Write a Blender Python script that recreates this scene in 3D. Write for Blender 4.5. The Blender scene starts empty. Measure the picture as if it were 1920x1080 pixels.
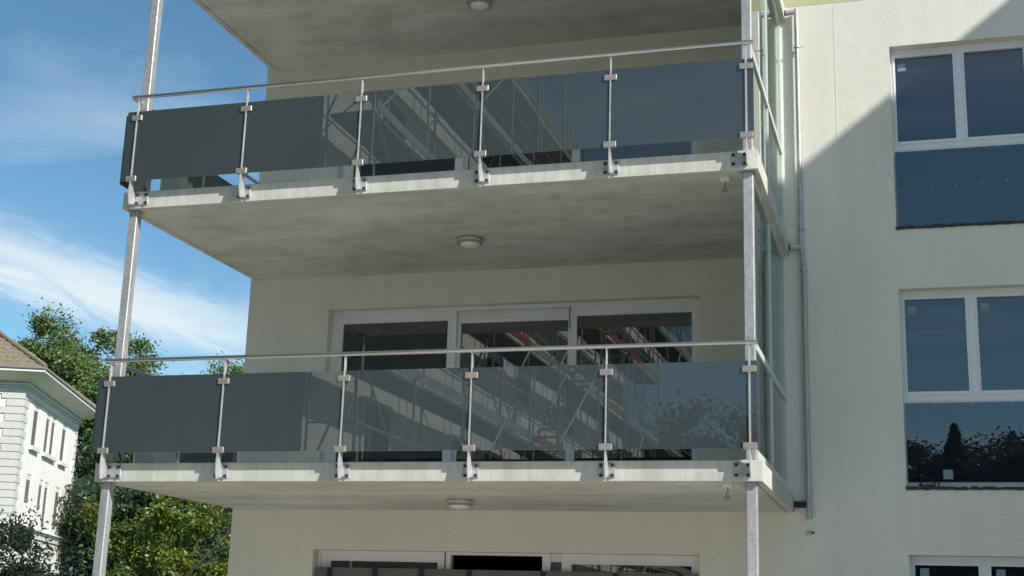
import bpy, bmesh, math, random
import numpy as np
from mathutils import Vector, Matrix
R = math.radians
PI = math.pi
random.seed(7)
rng = np.random.default_rng(7)
S = bpy.context.scene
C = S.collection

# ------------------------------------------------------------------ camera
cam = bpy.data.cameras.new('camera'); cam.lens = 47.996; cam.sensor_width = 36
cam.clip_start = 0.1; cam.clip_end = 3000
co = bpy.data.objects.new('camera', cam); C.objects.link(co)
co.location = (8.0755, -12.169, 1.6007)
co.rotation_euler = (R(104.1155), R(-1.7673), R(16.449))
S.camera = co

# ------------------------------------------------------------------ light
SUN = Vector((1.92, -1.0, 1.5)).normalized()
elev = math.asin(SUN.z); azim = math.atan2(SUN.x, SUN.y)
W = bpy.data.worlds.new('World'); S.world = W; W.use_nodes = True
wt = W.node_tree; wn = wt.nodes; wn.clear()
def N(nt, kind, **kw):
    n = nt.nodes.new(kind)
    for k, v in kw.items():
        if k.startswith('i_'):
            key = k[2:]
            key = int(key) if key.isdigit() else key.replace('_', ' ')
            n.inputs[key].default_value = v
        else: setattr(n, k, v)
    return n
def M2(nt, op, a, b=None, c=None, clamp=False):
    n = nt.nodes.new('ShaderNodeMath'); n.operation = op; n.use_clamp = clamp
    for i, x in enumerate((a, b, c)):
        if x is None: continue
        if isinstance(x, (int, float)): n.inputs[i].default_value = x
        else: nt.links.new(x, n.inputs[i])
    return n.outputs[0]
sky = N(wt, 'ShaderNodeTexSky', sky_type='NISHITA', sun_disc=False, sun_elevation=elev, sun_rotation=azim,
        altitude=450, air_density=0.9, dust_density=0.6, ozone_density=1.3)
tc = N(wt, 'ShaderNodeTexCoord'); sep = N(wt, 'ShaderNodeSeparateXYZ')
wt.links.new(tc.outputs['Generated'], sep.inputs[0])
x_, y_, z_ = sep.outputs
az = M2(wt, 'MULTIPLY', M2(wt, 'ARCTAN2', x_, y_), 180 / PI)
el = M2(wt, 'MULTIPLY', M2(wt, 'ARCSINE', z_), 180 / PI)
# cirrus plane coordinates for streaky cloud, added mostly out of view as neutral fill
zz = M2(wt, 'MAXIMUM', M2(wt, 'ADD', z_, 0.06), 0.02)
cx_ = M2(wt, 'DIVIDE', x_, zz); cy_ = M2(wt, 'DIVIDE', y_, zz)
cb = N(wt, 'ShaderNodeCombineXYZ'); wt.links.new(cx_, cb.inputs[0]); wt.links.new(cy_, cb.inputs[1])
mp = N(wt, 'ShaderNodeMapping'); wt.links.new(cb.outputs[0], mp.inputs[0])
mp.inputs['Rotation'].default_value = (0, 0, R(35)); mp.inputs['Scale'].default_value = (0.55, 1.1, 1); mp.inputs['Location'].default_value = (5.1, 1.7, 0)  # offset puts the view in a clear gap between the added fill clouds
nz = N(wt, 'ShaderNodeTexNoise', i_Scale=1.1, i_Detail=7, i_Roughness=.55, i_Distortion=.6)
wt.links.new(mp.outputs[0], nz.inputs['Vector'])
ve = N(wt, 'ShaderNodeCombineXYZ'); wt.links.new(M2(wt, 'MULTIPLY', az, .16), ve.inputs[0]); wt.links.new(M2(wt, 'ADD', M2(wt, 'MULTIPLY', el, .5), M2(wt, 'MULTIPLY', az, .11)), ve.inputs[1])
nz2 = N(wt, 'ShaderNodeTexNoise', i_Scale=1.25, i_Detail=10, i_Roughness=.62, i_Distortion=.8)
wt.links.new(ve.outputs[0], nz2.inputs['Vector'])
# the one bright bank of cloud low over the trees
mid = M2(wt, 'ADD', M2(wt, 'MULTIPLY', M2(wt, 'ADD', az, 34.0), -0.2), 12.8)
dv = M2(wt, 'SUBTRACT', el, mid)
dv = M2(wt, 'ADD', dv, M2(wt, 'MULTIPLY', M2(wt, 'SUBTRACT', nz2.outputs[0], .5), 3.6))
band = M2(wt, 'EXPONENT', M2(wt, 'MULTIPLY', M2(wt, 'POWER', M2(wt, 'ABSOLUTE', M2(wt, 'DIVIDE', dv, 1.3)), 2.4), -1.0))
da = M2(wt, 'DIVIDE', M2(wt, 'ADD', az, 37.5), 11.0)
band = M2(wt, 'MULTIPLY', band, M2(wt, 'EXPONENT', M2(wt, 'MULTIPLY', M2(wt, 'POWER', M2(wt, 'ABSOLUTE', da), 4.0), -1.0)))
band = M2(wt, 'MULTIPLY', band, M2(wt, 'MULTIPLY_ADD', nz2.outputs[0], 1.1, .38), clamp=True)
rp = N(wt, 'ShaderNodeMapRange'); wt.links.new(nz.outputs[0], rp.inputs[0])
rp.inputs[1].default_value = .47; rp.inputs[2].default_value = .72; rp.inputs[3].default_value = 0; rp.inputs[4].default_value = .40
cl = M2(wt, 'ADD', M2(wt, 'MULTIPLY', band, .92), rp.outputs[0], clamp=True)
up = M2(wt, 'MULTIPLY', M2(wt, 'ADD', el, 0.0), .5, clamp=True)
cl = M2(wt, 'MULTIPLY', cl, up)
tint = N(wt, 'ShaderNodeMix', data_type='RGBA', blend_type='MULTIPLY'); tint.inputs[0].default_value = 1
wt.links.new(sky.outputs[0], tint.inputs[6]); tint.inputs[7].default_value = (.55, .79, .81, 1)
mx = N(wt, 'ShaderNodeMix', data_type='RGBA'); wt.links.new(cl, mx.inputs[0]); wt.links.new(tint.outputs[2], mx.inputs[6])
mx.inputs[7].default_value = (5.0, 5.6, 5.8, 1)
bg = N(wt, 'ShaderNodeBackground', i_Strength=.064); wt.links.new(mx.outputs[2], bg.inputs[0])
ow = N(wt, 'ShaderNodeOutputWorld'); wt.links.new(bg.outputs[0], ow.inputs[0])
sl = bpy.data.lights.new('sun', 'SUN'); sl.energy = 2.4; sl.angle = R(.53); sl.color = (1, .955, .88)
so = bpy.data.objects.new('sun', sl); C.objects.link(so); so.location = (40, -30, 60)
so.rotation_euler = SUN.to_track_quat('Z', 'Y').to_euler()
S.view_settings.view_transform = 'Standard'; S.view_settings.look = 'None'
S.view_settings.gamma = 1; S.view_settings.use_curve_mapping = False
S.view_settings.exposure = 1.37
S.render.film_transparent = False
try:
    S.cycles.max_bounces = 8; S.cycles.transparent_max_bounces = 16; S.cycles.use_denoising = True
except Exception: pass

# ------------------------------------------------------------------ materials
def new_mat(name):
    m = bpy.data.materials.new(name); m.use_nodes = True
    nt = m.node_tree; b = nt.nodes['Principled BSDF']; return m, nt, b
def noise_mix(nt, coord, scale, c1, c2, lo=.35, hi=.65, detail=6, mapping=None):
    n = N(nt, 'ShaderNodeTexNoise', i_Scale=scale, i_Detail=detail, i_Roughness=.6)
    if mapping:
        mm = N(nt, 'ShaderNodeMapping'); nt.links.new(coord, mm.inputs[0]); mm.inputs['Scale'].default_value = mapping
        nt.links.new(mm.outputs[0], n.inputs['Vector'])
    else: nt.links.new(coord, n.inputs['Vector'])
    r = N(nt, 'ShaderNodeMapRange'); nt.links.new(n.outputs[0], r.inputs[0]); r.inputs[1].default_value = lo; r.inputs[2].default_value = hi
    m = N(nt, 'ShaderNodeMix', data_type='RGBA'); nt.links.new(r.outputs[0], m.inputs[0])
    for i, c in ((6, c1), (7, c2)):
        if isinstance(c, tuple): m.inputs[i].default_value = (*c, 1)
        else: nt.links.new(c, m.inputs[i])
    return m.outputs[2], r.outputs[0]
def mul(nt, a, b, f=1.0):
    m = N(nt, 'ShaderNodeMix', data_type='RGBA', blend_type='MULTIPLY')
    if isinstance(f, (int, float)): m.inputs[0].default_value = f
    else: nt.links.new(f, m.inputs[0])
    for i, c in ((6, a), (7, b)):
        if isinstance(c, tuple): m.inputs[i].default_value = (*c, 1)
        else: nt.links.new(c, m.inputs[i])
    return m.outputs[2]
def bump(nt, b, h, strength, dist=.01):
    u = N(nt, 'ShaderNodeBump', i_Strength=strength, i_Distance=dist); nt.links.new(h, u.inputs['Height']); nt.links.new(u.outputs[0], b.inputs['Normal'])
def gcoord(nt):
    g = N(nt, 'ShaderNodeNewGeometry'); return g.outputs['Position']

def mat_plain(name, col, rough=.6, metal=0.0, var=.06, scale=6, spec=.5):
    m, nt, b = new_mat(name); p = gcoord(nt)
    c, _ = noise_mix(nt, p, scale, tuple(x * (1 - var) for x in col), tuple(min(1, x * (1 + var)) for x in col))
    nt.links.new(c, b.inputs['Base Color']); b.inputs['Roughness'].default_value = rough; b.inputs['Metallic'].default_value = metal
    b.inputs['Specular IOR Level'].default_value = spec
    return m
def mat_plaster(name, col, grain=260):
    m, nt, b = new_mat(name); p = gcoord(nt)
    c, _ = noise_mix(nt, p, .7, tuple(x * .955 for x in col), tuple(x * 1.03 for x in col), .3, .7, 5)
    c2, h = noise_mix(nt, p, grain * .35, (.86, .86, .86), (1.06, 1.06, 1.06), .35, .65, 3)
    st, _ = noise_mix(nt, p, 1.4, (.955, .955, .95), (1, 1, 1), .35, .6, 4, (3.2, 3.2, .22))
    nt.links.new(mul(nt, mul(nt, c, c2, .75), st), b.inputs['Base Color'])
    b.inputs['Roughness'].default_value = .95; b.inputs['Specular IOR Level'].default_value = .15
    n = N(nt, 'ShaderNodeTexVoronoi', i_Scale=grain * .45); nt.links.new(p, n.inputs['Vector'])
    bump(nt, b, n.outputs['Distance'], .38, .004)
    return m
def mat_fascia(name):
    m, nt, b = new_mat(name); p = gcoord(nt)
    c, _ = noise_mix(nt, p, 2.2, (.50, .49, .455), (.60, .59, .55), .35, .65, 8)
    st, _ = noise_mix(nt, p, 3.0, (.87, .86, .84), (1.03, 1.03, 1.02), .35, .6, 5, (4, 4, .5))
    v = N(nt, 'ShaderNodeTexVoronoi', i_Scale=34); nt.links.new(p, v.inputs['Vector'])
    r = N(nt, 'ShaderNodeMapRange'); nt.links.new(v.outputs['Distance'], r.inputs[0]); r.inputs[1].default_value = .07; r.inputs[2].default_value = .15; r.inputs[3].default_value = .45; r.inputs[4].default_value = 1
    nn = N(nt, 'ShaderNodeTexNoise', i_Scale=5.0, i_Detail=2); nt.links.new(p, nn.inputs['Vector'])
    r2 = N(nt, 'ShaderNodeMapRange'); nt.links.new(nn.outputs[0], r2.inputs[0]); r2.inputs[1].default_value = .5; r2.inputs[2].default_value = .6
    pores = mul(nt, (1, 1, 1), r.outputs[0], r2.outputs[0])
    fine, h = noise_mix(nt, p, 60, (.93, .93, .93), (1.03, 1.03, 1.03), .35, .65, 4)
    nt.links.new(mul(nt, mul(nt, mul(nt, c, st), pores), fine), b.inputs['Base Color'])
    b.inputs['Roughness'].default_value = .9; b.inputs['Specular IOR Level'].default_value = .25
    bump(nt, b, pores, .5, .006)
    return m
def mat_soffit(name):
    m, nt, b = new_mat(name); p = gcoord(nt)
    c, _ = noise_mix(nt, p, .55, (.53, .525, .495), (.66, .655, .625), .34, .66, 9)
    st, _ = noise_mix(nt, p, 1.2, (.84, .83, .81), (1.04, 1.04, 1.04), .36, .62, 6, (.5, 1.9, 1))
    sp, _ = noise_mix(nt, p, 3.4, (.86, .86, .85), (1.04, 1.04, 1.04), .3, .5, 6)
    mm = N(nt, 'ShaderNodeMapping'); nt.links.new(p, mm.inputs[0])
    mm.inputs['Location'].default_value = (.37, .11, 0)
    br = N(nt, 'ShaderNodeTexBrick', offset=0.5); br.inputs['Scale'].default_value = 1
    br.inputs['Brick Width'].default_value = 2.5; br.inputs['Row Height'].default_value = .5; br.inputs['Mortar Size'].default_value = .006; br.inputs['Mortar Smooth'].default_value = .3
    br.inputs['Color1'].default_value = (.95, .95, .95, 1); br.inputs['Color2'].default_value = (1.03, 1.03, 1.03, 1); br.inputs['Mortar'].default_value = (.60, .59, .56, 1)
    nt.links.new(mm.outputs[0], br.inputs['Vector'])
    vo = N(nt, 'ShaderNodeTexVoronoi', i_Scale=1.9); nt.links.new(p, vo.inputs['Vector'])
    r = N(nt, 'ShaderNodeMapRange'); nt.links.new(vo.outputs['Distance'], r.inputs[0]); r.inputs[1].default_value = .02; r.inputs[2].default_value = .035; r.inputs[3].default_value = .5; r.inputs[4].default_value = 1
    fine, h = noise_mix(nt, p, 45, (.94, .94, .94), (1.03, 1.03, 1.03), .35, .65, 4)
    c = mul(nt, mul(nt, mul(nt, c, st), sp), br.outputs[0], .5)
    c = mul(nt, mul(nt, c, r.outputs[0]), fine)
    nt.links.new(c, b.inputs['Base Color'])
    b.inputs['Roughness'].default_value = .85; b.inputs['Specular IOR Level'].default_value = .3
    bump(nt, b, br.outputs[0], .35, .004)
    return m
def mat_galv(name, base=.52):
    m, nt, b = new_mat(name); p = gcoord(nt)
    v = N(nt, 'ShaderNodeTexVoronoi', i_Scale=38); nt.links.new(p, v.inputs['Vector'])
    g = N(nt, 'ShaderNodeRGBToBW'); nt.links.new(v.outputs['Color'], g.inputs[0])
    r = N(nt, 'ShaderNodeMapRange'); nt.links.new(g.outputs[0], r.inputs[0]); r.inputs[3].default_value = .82; r.inputs[4].default_value = 1.12
    c, h = noise_mix(nt, p, 3, (base * .86, base * .88, base * .9), (base * 1.1, base * 1.12, base * 1.14), .35, .65, 7, (3, 3, .8))
    nt.links.new(mul(nt, c, r.outputs[0]), b.inputs['Base Color'])
    b.inputs['Metallic'].default_value = .45; b.inputs['Roughness'].default_value = .5
    bump(nt, b, h, .15, .003)
    return m
def mat_pane(name, col, ior, rough=.0, wav=.04):
    m, nt, b = new_mat(name); p = gcoord(nt)
    c, _ = noise_mix(nt, p, .8, tuple(x * .92 for x in col), tuple(x * 1.08 for x in col))
    nt.links.new(c, b.inputs['Base Color']); b.inputs['Roughness'].default_value = rough
    b.inputs['IOR'].default_value = ior
    n = N(nt, 'ShaderNodeTexNoise', i_Scale=.9, i_Detail=1.5); nt.links.new(p, n.inputs['Vector'])
    bump(nt, b, n.outputs[0], wav, .03)
    return m
def mat_clear(name, tint, edge=False):
    m = bpy.data.materials.new(name); m.use_nodes = True; nt = m.node_tree; nt.nodes.clear()
    o = N(nt, 'ShaderNodeOutputMaterial'); t = N(nt, 'ShaderNodeBsdfTransparent'); t.inputs[0].default_value = (*tint, 1)
    g = N(nt, 'ShaderNodeBsdfGlossy'); g.inputs['Roughness'].default_value = .0; g.inputs[0].default_value = (.95, 1, .98, 1)
    f = N(nt, 'ShaderNodeFresnel'); f.inputs[0].default_value = 1.6
    mxs = N(nt, 'ShaderNodeMixShader'); nt.links.new(f.outputs[0], mxs.inputs[0]); nt.links.new(t.outputs[0], mxs.inputs[1]); nt.links.new(g.outputs[0], mxs.inputs[2])
    nt.links.new(mxs.outputs[0], o.inputs[0]); return m
def mat_leaf(name, cols, trans=.35, rough=.5):
    m, nt, b = new_mat(name)
    g = N(nt, 'ShaderNodeNewGeometry'); cr = N(nt, 'ShaderNodeValToRGB')
    e = cr.color_ramp.elements
    while len(e) < len(cols): e.new(.5)
    for i, c in enumerate(cols):
        e[i].position = i / (len(cols) - 1); e[i].color = (*c, 1)
    nt.links.new(g.outputs['Random Per Island'], cr.inputs[0])
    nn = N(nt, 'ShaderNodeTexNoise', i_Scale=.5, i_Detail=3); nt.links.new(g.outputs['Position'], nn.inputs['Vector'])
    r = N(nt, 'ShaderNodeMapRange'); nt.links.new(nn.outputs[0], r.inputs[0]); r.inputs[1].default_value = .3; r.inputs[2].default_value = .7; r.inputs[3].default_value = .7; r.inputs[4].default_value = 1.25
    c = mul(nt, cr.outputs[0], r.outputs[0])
    nt.links.new(c, b.inputs['Base Color']); b.inputs['Roughness'].default_value = rough
    tr = N(nt, 'ShaderNodeBsdfTranslucent'); nt.links.new(c, tr.inputs[0])
    ms = N(nt, 'ShaderNodeMixShader'); ms.inputs[0].default_value = trans
    nt.links.new(b.outputs[0], ms.inputs[1]); nt.links.new(tr.outputs[0], ms.inputs[2])
    nt.links.new(ms.outputs[0], nt.nodes['Material Output'].inputs[0]); return m

M = {}
M['plaster'] = mat_plaster('plaster', (.75, .722, .65))
M['yellow'] = mat_plaster('yellow_plaster', (.56, .55, .33))
M['fascia'] = mat_fascia('concrete_fascia')
M['soffit'] = mat_soffit('concrete_soffit')
M['galv'] = mat_galv('galvanized_steel', .42)
M['pipe'] = mat_galv('galvanized_pipe', .45)
M['post'] = mat_galv('galvanized_post', .55)
M['stainless'] = mat_plain('stainless', (.62, .60, .56), .28, 1.0, .03, 20)
M['clamp'] = mat_plain('clamp_steel', (.42, .375, .33), .4, .6, .12, 60)
M['bolt'] = mat_plain('dark_bolt', (.03, .03, .035), .5, .3)
M['pane'] = mat_pane('grey_glass', (.041, .054, .059), 1.73, .012)
M['paneedge'] = mat_plain('glass_edge', (.10, .20, .17), .2)
M['window'] = mat_pane('window_glass', (.012, .016, .024), 2.1, .008, .09)
M['doorglass'] = mat_pane('door_glass', (.022, .024, .028), 1.95, .01, .05)
M['clear'] = mat_clear('clear_glass', (.86, .92, .90))
M['frame'] = mat_plain('white_frame', (.74, .74, .75), .35, 0, .02)
M['doorframe'] = mat_plain('door_frame', (.74, .74, .76), .4, 0, .02)
M['black'] = mat_plain('black', (.015, .015, .017), .6)
M['sealant'] = mat_plain('bitumen', (.02, .022, .025), .5, 0, .5, 40)
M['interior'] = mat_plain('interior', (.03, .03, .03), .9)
M['sheet'] = mat_plain('grey_sheet', (.115, .115, .115), .5, 0, .1, 3)
M['lampgrey'] = mat_plain('lamp_housing', (.34, .34, .35), .4, .3)
M['lampwhite'] = mat_plain('lamp_diffuser', (.75, .74, .74), .3)
M['sticker'] = mat_plain('sticker', (.20, .26, .28), .5)
M['brass'] = mat_plain('fixing', (.45, .35, .2), .4, .4)
M['floor'] = mat_plain('balcony_floor', (.60, .58, .53), .9, 0, .1, 3)
M['villa'] = mat_plaster('villa_render', (.80, .775, .735), 60)
M['quoin'] = mat_plaster('villa_stone', (.57, .565, .55), 60)
M['villagrey'] = mat_plain('villa_cornice', (.62, .61, .59), .8)
M['shutter'] = mat_plain('shutter_slats', (.20, .18, .19), .7)
M['rooftile'] = mat_plain('roof_tile', (.20, .17, .115), .85, 0, .3, 9)
M['bark'] = mat_plain('bark', (.075, .06, .045), .9, 0, .3, 12)
M['leaf_oak'] = mat_leaf('oak_leaves', [(.08, .13, .04), (.13, .195, .06), (.20, .27, .09)], .3)
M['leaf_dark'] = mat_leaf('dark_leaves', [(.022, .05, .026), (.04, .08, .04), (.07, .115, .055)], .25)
M['leaf_yellow'] = mat_leaf('turning_leaves', [(.045, .09, .016), (.075, .14, .02), (.11, .185, .026), (.17, .22, .03), (.33, .25, .05)], .35, .4)
M['leaf_shrub'] = mat_leaf('shrub_leaves', [(.06, .08, .035), (.11, .14, .055), (.19, .22, .11), (.5, .5, .45)], .2, .35)
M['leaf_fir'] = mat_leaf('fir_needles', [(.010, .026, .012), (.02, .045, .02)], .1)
M['screenframe'] = mat_plain('aluminium', (.62, .66, .65), .4, .15, .04, 12)
M['scafsteel'] = mat_plain('scaffold_tube', (.32, .33, .34), .5, .3, .15, 4)
M['redboard'] = mat_plain('red_toe_board', (.27, .04, .04), .6)
M['deck'] = mat_plain('scaffold_deck', (.11, .105, .10), .8, 0, .2, 3)
M['render2'] = mat_plaster('white_render', (.70, .70, .68), 60)
M['render2shade'] = mat_plaster('shaded_white_render', (.36, .37, .35), 60)  # darker copy of the white render, with shade painted into its colour

def ground_mat():
    m, nt, b = new_mat('ground_grass_gravel'); p = gcoord(nt)
    gr, h = noise_mix(nt, p, 9, (.03, .055, .012), (.08, .12, .03), .3, .7, 8)
    gv, h2 = noise_mix(nt, p, 14, (.42, .39, .32), (.60, .57, .49), .3, .7, 10)
    d = N(nt, 'ShaderNodeVectorMath', operation='DISTANCE'); nt.links.new(p, d.inputs[0]); d.inputs[1].default_value = (3, -8, 0)
    n = N(nt, 'ShaderNodeTexNoise', i_Scale=.25, i_Detail=5); nt.links.new(p, n.inputs['Vector'])
    e = M2(nt, 'ADD', d.outputs['Value'], M2(nt, 'MULTIPLY', n.outputs[0], 8))
    r = N(nt, 'ShaderNodeMapRange'); nt.links.new(e, r.inputs[0]); r.inputs[1].default_value = 23; r.inputs[2].default_value = 25
    mxc = N(nt, 'ShaderNodeMix', data_type='RGBA'); nt.links.new(r.outputs[0], mxc.inputs[0]); nt.links.new(gv, mxc.inputs[6]); nt.links.new(gr, mxc.inputs[7])
    nt.links.new(mxc.outputs[2], b.inputs['Base Color']); b.inputs['Roughness'].default_value = .95
    bump(nt, b, h2, .6, .03); return m
M['ground'] = ground_mat()

# ------------------------------------------------------------------ mesh helpers
class MB:
    def __init__(s): s.v = []; s.f = []; s.mi = []
    def box(s, x0, x1, y0, y1, z0, z1, mi=0):
        b = len(s.v)
        s.v += [(x0, y0, z0), (x1, y0, z0), (x1, y1, z0), (x0, y1, z0), (x0, y0, z1), (x1, y0, z1), (x1, y1, z1), (x0, y1, z1)]
        for q in ((0, 3, 2, 1), (4, 5, 6, 7), (0, 1, 5, 4), (1, 2, 6, 5), (2, 3, 7, 6), (3, 0, 4, 7)):
            s.f.append(tuple(b + i for i in q)); s.mi.append(mi)
        return s
    def quad(s, a, b, c, d, mi=0):
        n = len(s.v); s.v += [a, b, c, d]; s.f.append((n, n + 1, n + 2, n + 3)); s.mi.append(mi); return s
    def tube(s, pts, r, seg=12, cap=True, mi=0):
        pts = [Vector(p) for p in pts]; rr = r if isinstance(r, (list, tuple)) else [r] * len(pts)
        rings = []; up = None
        for i, p in enumerate(pts):
            if i == 0: t = pts[1] - p
            elif i == len(pts) - 1: t = p - pts[i - 1]
            else: t = (pts[i + 1] - p).normalized() + (p - pts[i - 1]).normalized()
            t.normalize()
            if up is None: up = Vector((0, 0, 1)) if abs(t.z) < .9 else Vector((1, 0, 0))
            u = t.cross(up).normalized(); w = u.cross(t); up = w
            b = len(s.v)
            for k in range(seg):
                a = 2 * PI * k / seg; s.v.append(tuple(p + (u * math.cos(a) + w * math.sin(a)) * rr[i]))
            rings.append(b)
        for i in range(len(rings) - 1):
            for k in range(seg):
                a, b = rings[i], rings[i + 1]
                s.f.append((a + k, b + k, b + (k + 1) % seg, a + (k + 1) % seg)); s.mi.append(mi)
        if cap:
            s.f.append(tuple(rings[0] + k for k in range(seg))); s.mi.append(mi)
            s.f.append(tuple(rings[-1] + k for k in reversed(range(seg)))); s.mi.append(mi)
        return s
    def lathe(s, prof, c, seg=32, mi=0):
        b = len(s.v); n = len(prof)
        for r, z in prof:
            for k in range(seg):
                a = 2 * PI * k / seg; s.v.append((c[0] + r * math.cos(a), c[1] + r * math.sin(a), c[2] + z))
        for i in range(n - 1):
            for k in range(seg):
                s.f.append((b + i * seg + k, b + i * seg + (k + 1) % seg, b + (i + 1) * seg + (k + 1) % seg, b + (i + 1) * seg + k)); s.mi.append(mi)
        return s
    def prism(s, poly, axis, a0, a1, mi=0):      # poly in the other two axes
        b = len(s.v); n = len(poly)
        for a in (a0, a1):
            for (p, q) in poly:
                s.v.append((a, p, q) if axis == 'x' else (p, a, q) if axis == 'y' else (p, q, a))
        s.f.append(tuple(b + i for i in range(n))); s.f.append(tuple(b + n + i for i in reversed(range(n)))); s.mi += [mi, mi]
        for i in range(n):
            j = (i + 1) % n; s.f.append((b + j, b + i, b + n + i, b + n + j)); s.mi.append(mi)
        return s
    def mesh(s, name, mats, bevel=0, smooth=False):
        me = bpy.data.meshes.new(name); me.from_pydata(s.v, [], s.f)
        for m in (mats if isinstance(mats, (list, tuple)) else [mats]): me.materials.append(M[m] if isinstance(m, str) else m)
        me.polygons.foreach_set('material_index', s.mi)
        bm = bmesh.new(); bm.from_mesh(me); bmesh.ops.recalc_face_normals(bm, faces=bm.faces)
        if bevel: bmesh.ops.bevel(bm, geom=[e for e in bm.edges], offset=bevel, segments=1, affect='EDGES', clamp_overlap=True)
        bm.to_mesh(me); bm.free()
        if smooth:
            me.polygons.foreach_set('use_smooth', [True] * len(me.polygons))
            try: me.set_sharp_from_angle(angle=R(40))
            except Exception: pass
        return me
    def obj(s, name, mats, parent=None, bevel=0, smooth=False):
        return link(name, s.mesh(name, mats, bevel, smooth), parent)
def link(name, me, parent=None):
    o = bpy.data.objects.new(name, me); C.objects.link(o)
    if parent is not None:
        o.parent = parent
        o.matrix_parent_inverse = Matrix.Identity(4)
        w = parent.get('_o')
    return o
def box(*a): return MB().box(*a)
def thing(name, label, cat, loc=(0, 0, 0), rz=0, group=None):
    o = bpy.data.objects.new(name, None); o.empty_display_size = .2; C.objects.link(o)
    o.location = loc; o.rotation_euler = (0, 0, rz); tag(o, label, cat, group); return o
def tag(o, label=None, cat=None, group=None, kind=None):
    if label: o['label'] = label
    if cat: o['category'] = cat
    if group: o['group'] = group
    if kind: o['kind'] = kind
    return o
def copy_tree(o, parent=None):
    c = o.copy(); C.objects.link(c); c.parent = parent
    for ch in list(o.children): copy_tree(ch, c)
    return c
def cyl(c, axis, r, L, seg=10):
    m = MB(); c = Vector(c); d = {'x': Vector((1, 0, 0)), 'y': Vector((0, 1, 0)), 'z': Vector((0, 0, 1))}[axis]
    m.tube([c - d * L / 2, c + d * L / 2], r, seg); return m

# ------------------------------------------------------------------ ground
g = MB(); g.quad((-900, -900, 0), (900, -900, 0), (900, 900, 0), (-900, 900, 0))
tag(g.obj('ground', 'ground'), kind='structure')

# ------------------------------------------------------------------ the apartment building
L, D, T, H, Z1 = 6.734, 3.092, .185, 2.9, 2.95       # balcony length, depth, slab thickness, storey, first soffit
bld = thing('apartment_building', 'pale rendered apartment block with balcony doors, white windows and a yellow band at the top', 'building', (6, D, 0))
OX = Vector((6, D, 0))
def bobj(mb, name, mat, parent=None, **kw):          # part of the building given in world coordinates
    mb.v = [(x - OX.x, y - OX.y, z) for x, y, z in mb.v]
    return mb.obj(name, mat, parent or bld, **kw)
def wall_holes(mb, x0, x1, z0, z1, holes, depth):
    xs = sorted({x0, x1, *[h[0] for h in holes], *[h[1] for h in holes]}); zs = sorted({z0, z1, *[h[2] for h in holes], *[h[3] for h in holes]})
    xs = [x for x in xs if x0 <= x <= x1]; zs = [z for z in zs if z0 <= z <= z1]
    for i in range(len(xs) - 1):
        for j in range(len(zs) - 1):
            cx, cz = (xs[i] + xs[i + 1]) / 2, (zs[j] + zs[j + 1]) / 2
            if any(h[0] < cx < h[1] and h[2] < cz < h[3] for h in holes): continue
            mb.quad((xs[i], D, zs[j]), (xs[i + 1], D, zs[j]), (xs[i + 1], D, zs[j + 1]), (xs[i], D, zs[j + 1]))
    for a, b, c, d in holes:
        e = D + depth
        mb.quad((a, D, c), (a, e, c), (a, e, d), (a, D, d)); mb.quad((b, D, d), (b, e, d), (b, e, c), (b, D, c))
        mb.quad((a, D, d), (a, e, d), (b, e, d), (b, D, d)); mb.quad((b, D, c), (b, e, c), (a, e, c), (a, D, c))
XL, XR, YB, ZY, ZT = -.055, 20.0, 12.0, 8.93, 12.0
holes = []
for k in (-1, 0, 1):
    holes.append((1.06, 5.70, 3.16 + H * k if k >= 0 else .26, 5.43 + H * k - (.05 if k < 0 else 0)))
    holes.append((7.92, 9.43, 3.20 + H * k, 5.412 + H * k - (.0)))
mb = MB(); wall_holes(mb, XL, XR, 0, ZY, holes, .30)
mb.quad((XL, D, 0), (XL, YB, 0), (XL, YB, ZY), (XL, D, ZY)); mb.quad((XR, YB, 0), (XL, YB, 0), (XL, YB, ZY), (XR, YB, ZY))
bobj(mb, 'wall', 'plaster')
mb = box(XL, XR, D - .002, YB, ZY + .002, ZT)
bobj(mb, 'upper_wall', 'yellow')
bobj(box(XL - .4, XR + .4, D - .5, YB + .4, ZT + .002, ZT + .3), 'roof', 'villagrey')
mb = MB()
zz_ = 2.0; xj = 7.298
while zz_ < 8.88:
    z2 = min(8.88, zz_ + .35); mb.box(xj + random.uniform(-.0015, .0015), xj + .011, D - .0022, D + .01, zz_ + .0005, z2); zz_ = z2
bobj(mb, 'render_joint', 'plaster')
# wing that throws the big shadow on the right-hand wall
XW = 16.0; YF = .82 - (XW - 6.734) / 1.92; ZW = 8.758 + .782 * (XW - 9.243)
holes_w = []
bobj(box(XW, XR + 3, YF, D - .003, 0, ZW), 'side_wing', 'plaster')
for z in (3.4, 6.3):
    w = bobj(box(XW + 1, XW + 2.6, YF - .03, YF + .05, z, z + 1.7), 'wing_window', 'frame')
    bobj(box(XW + 1.08, XW + 2.52, YF - .036, YF - .031, z + .08, z + 1.62), 'pane', 'window', None)

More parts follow.
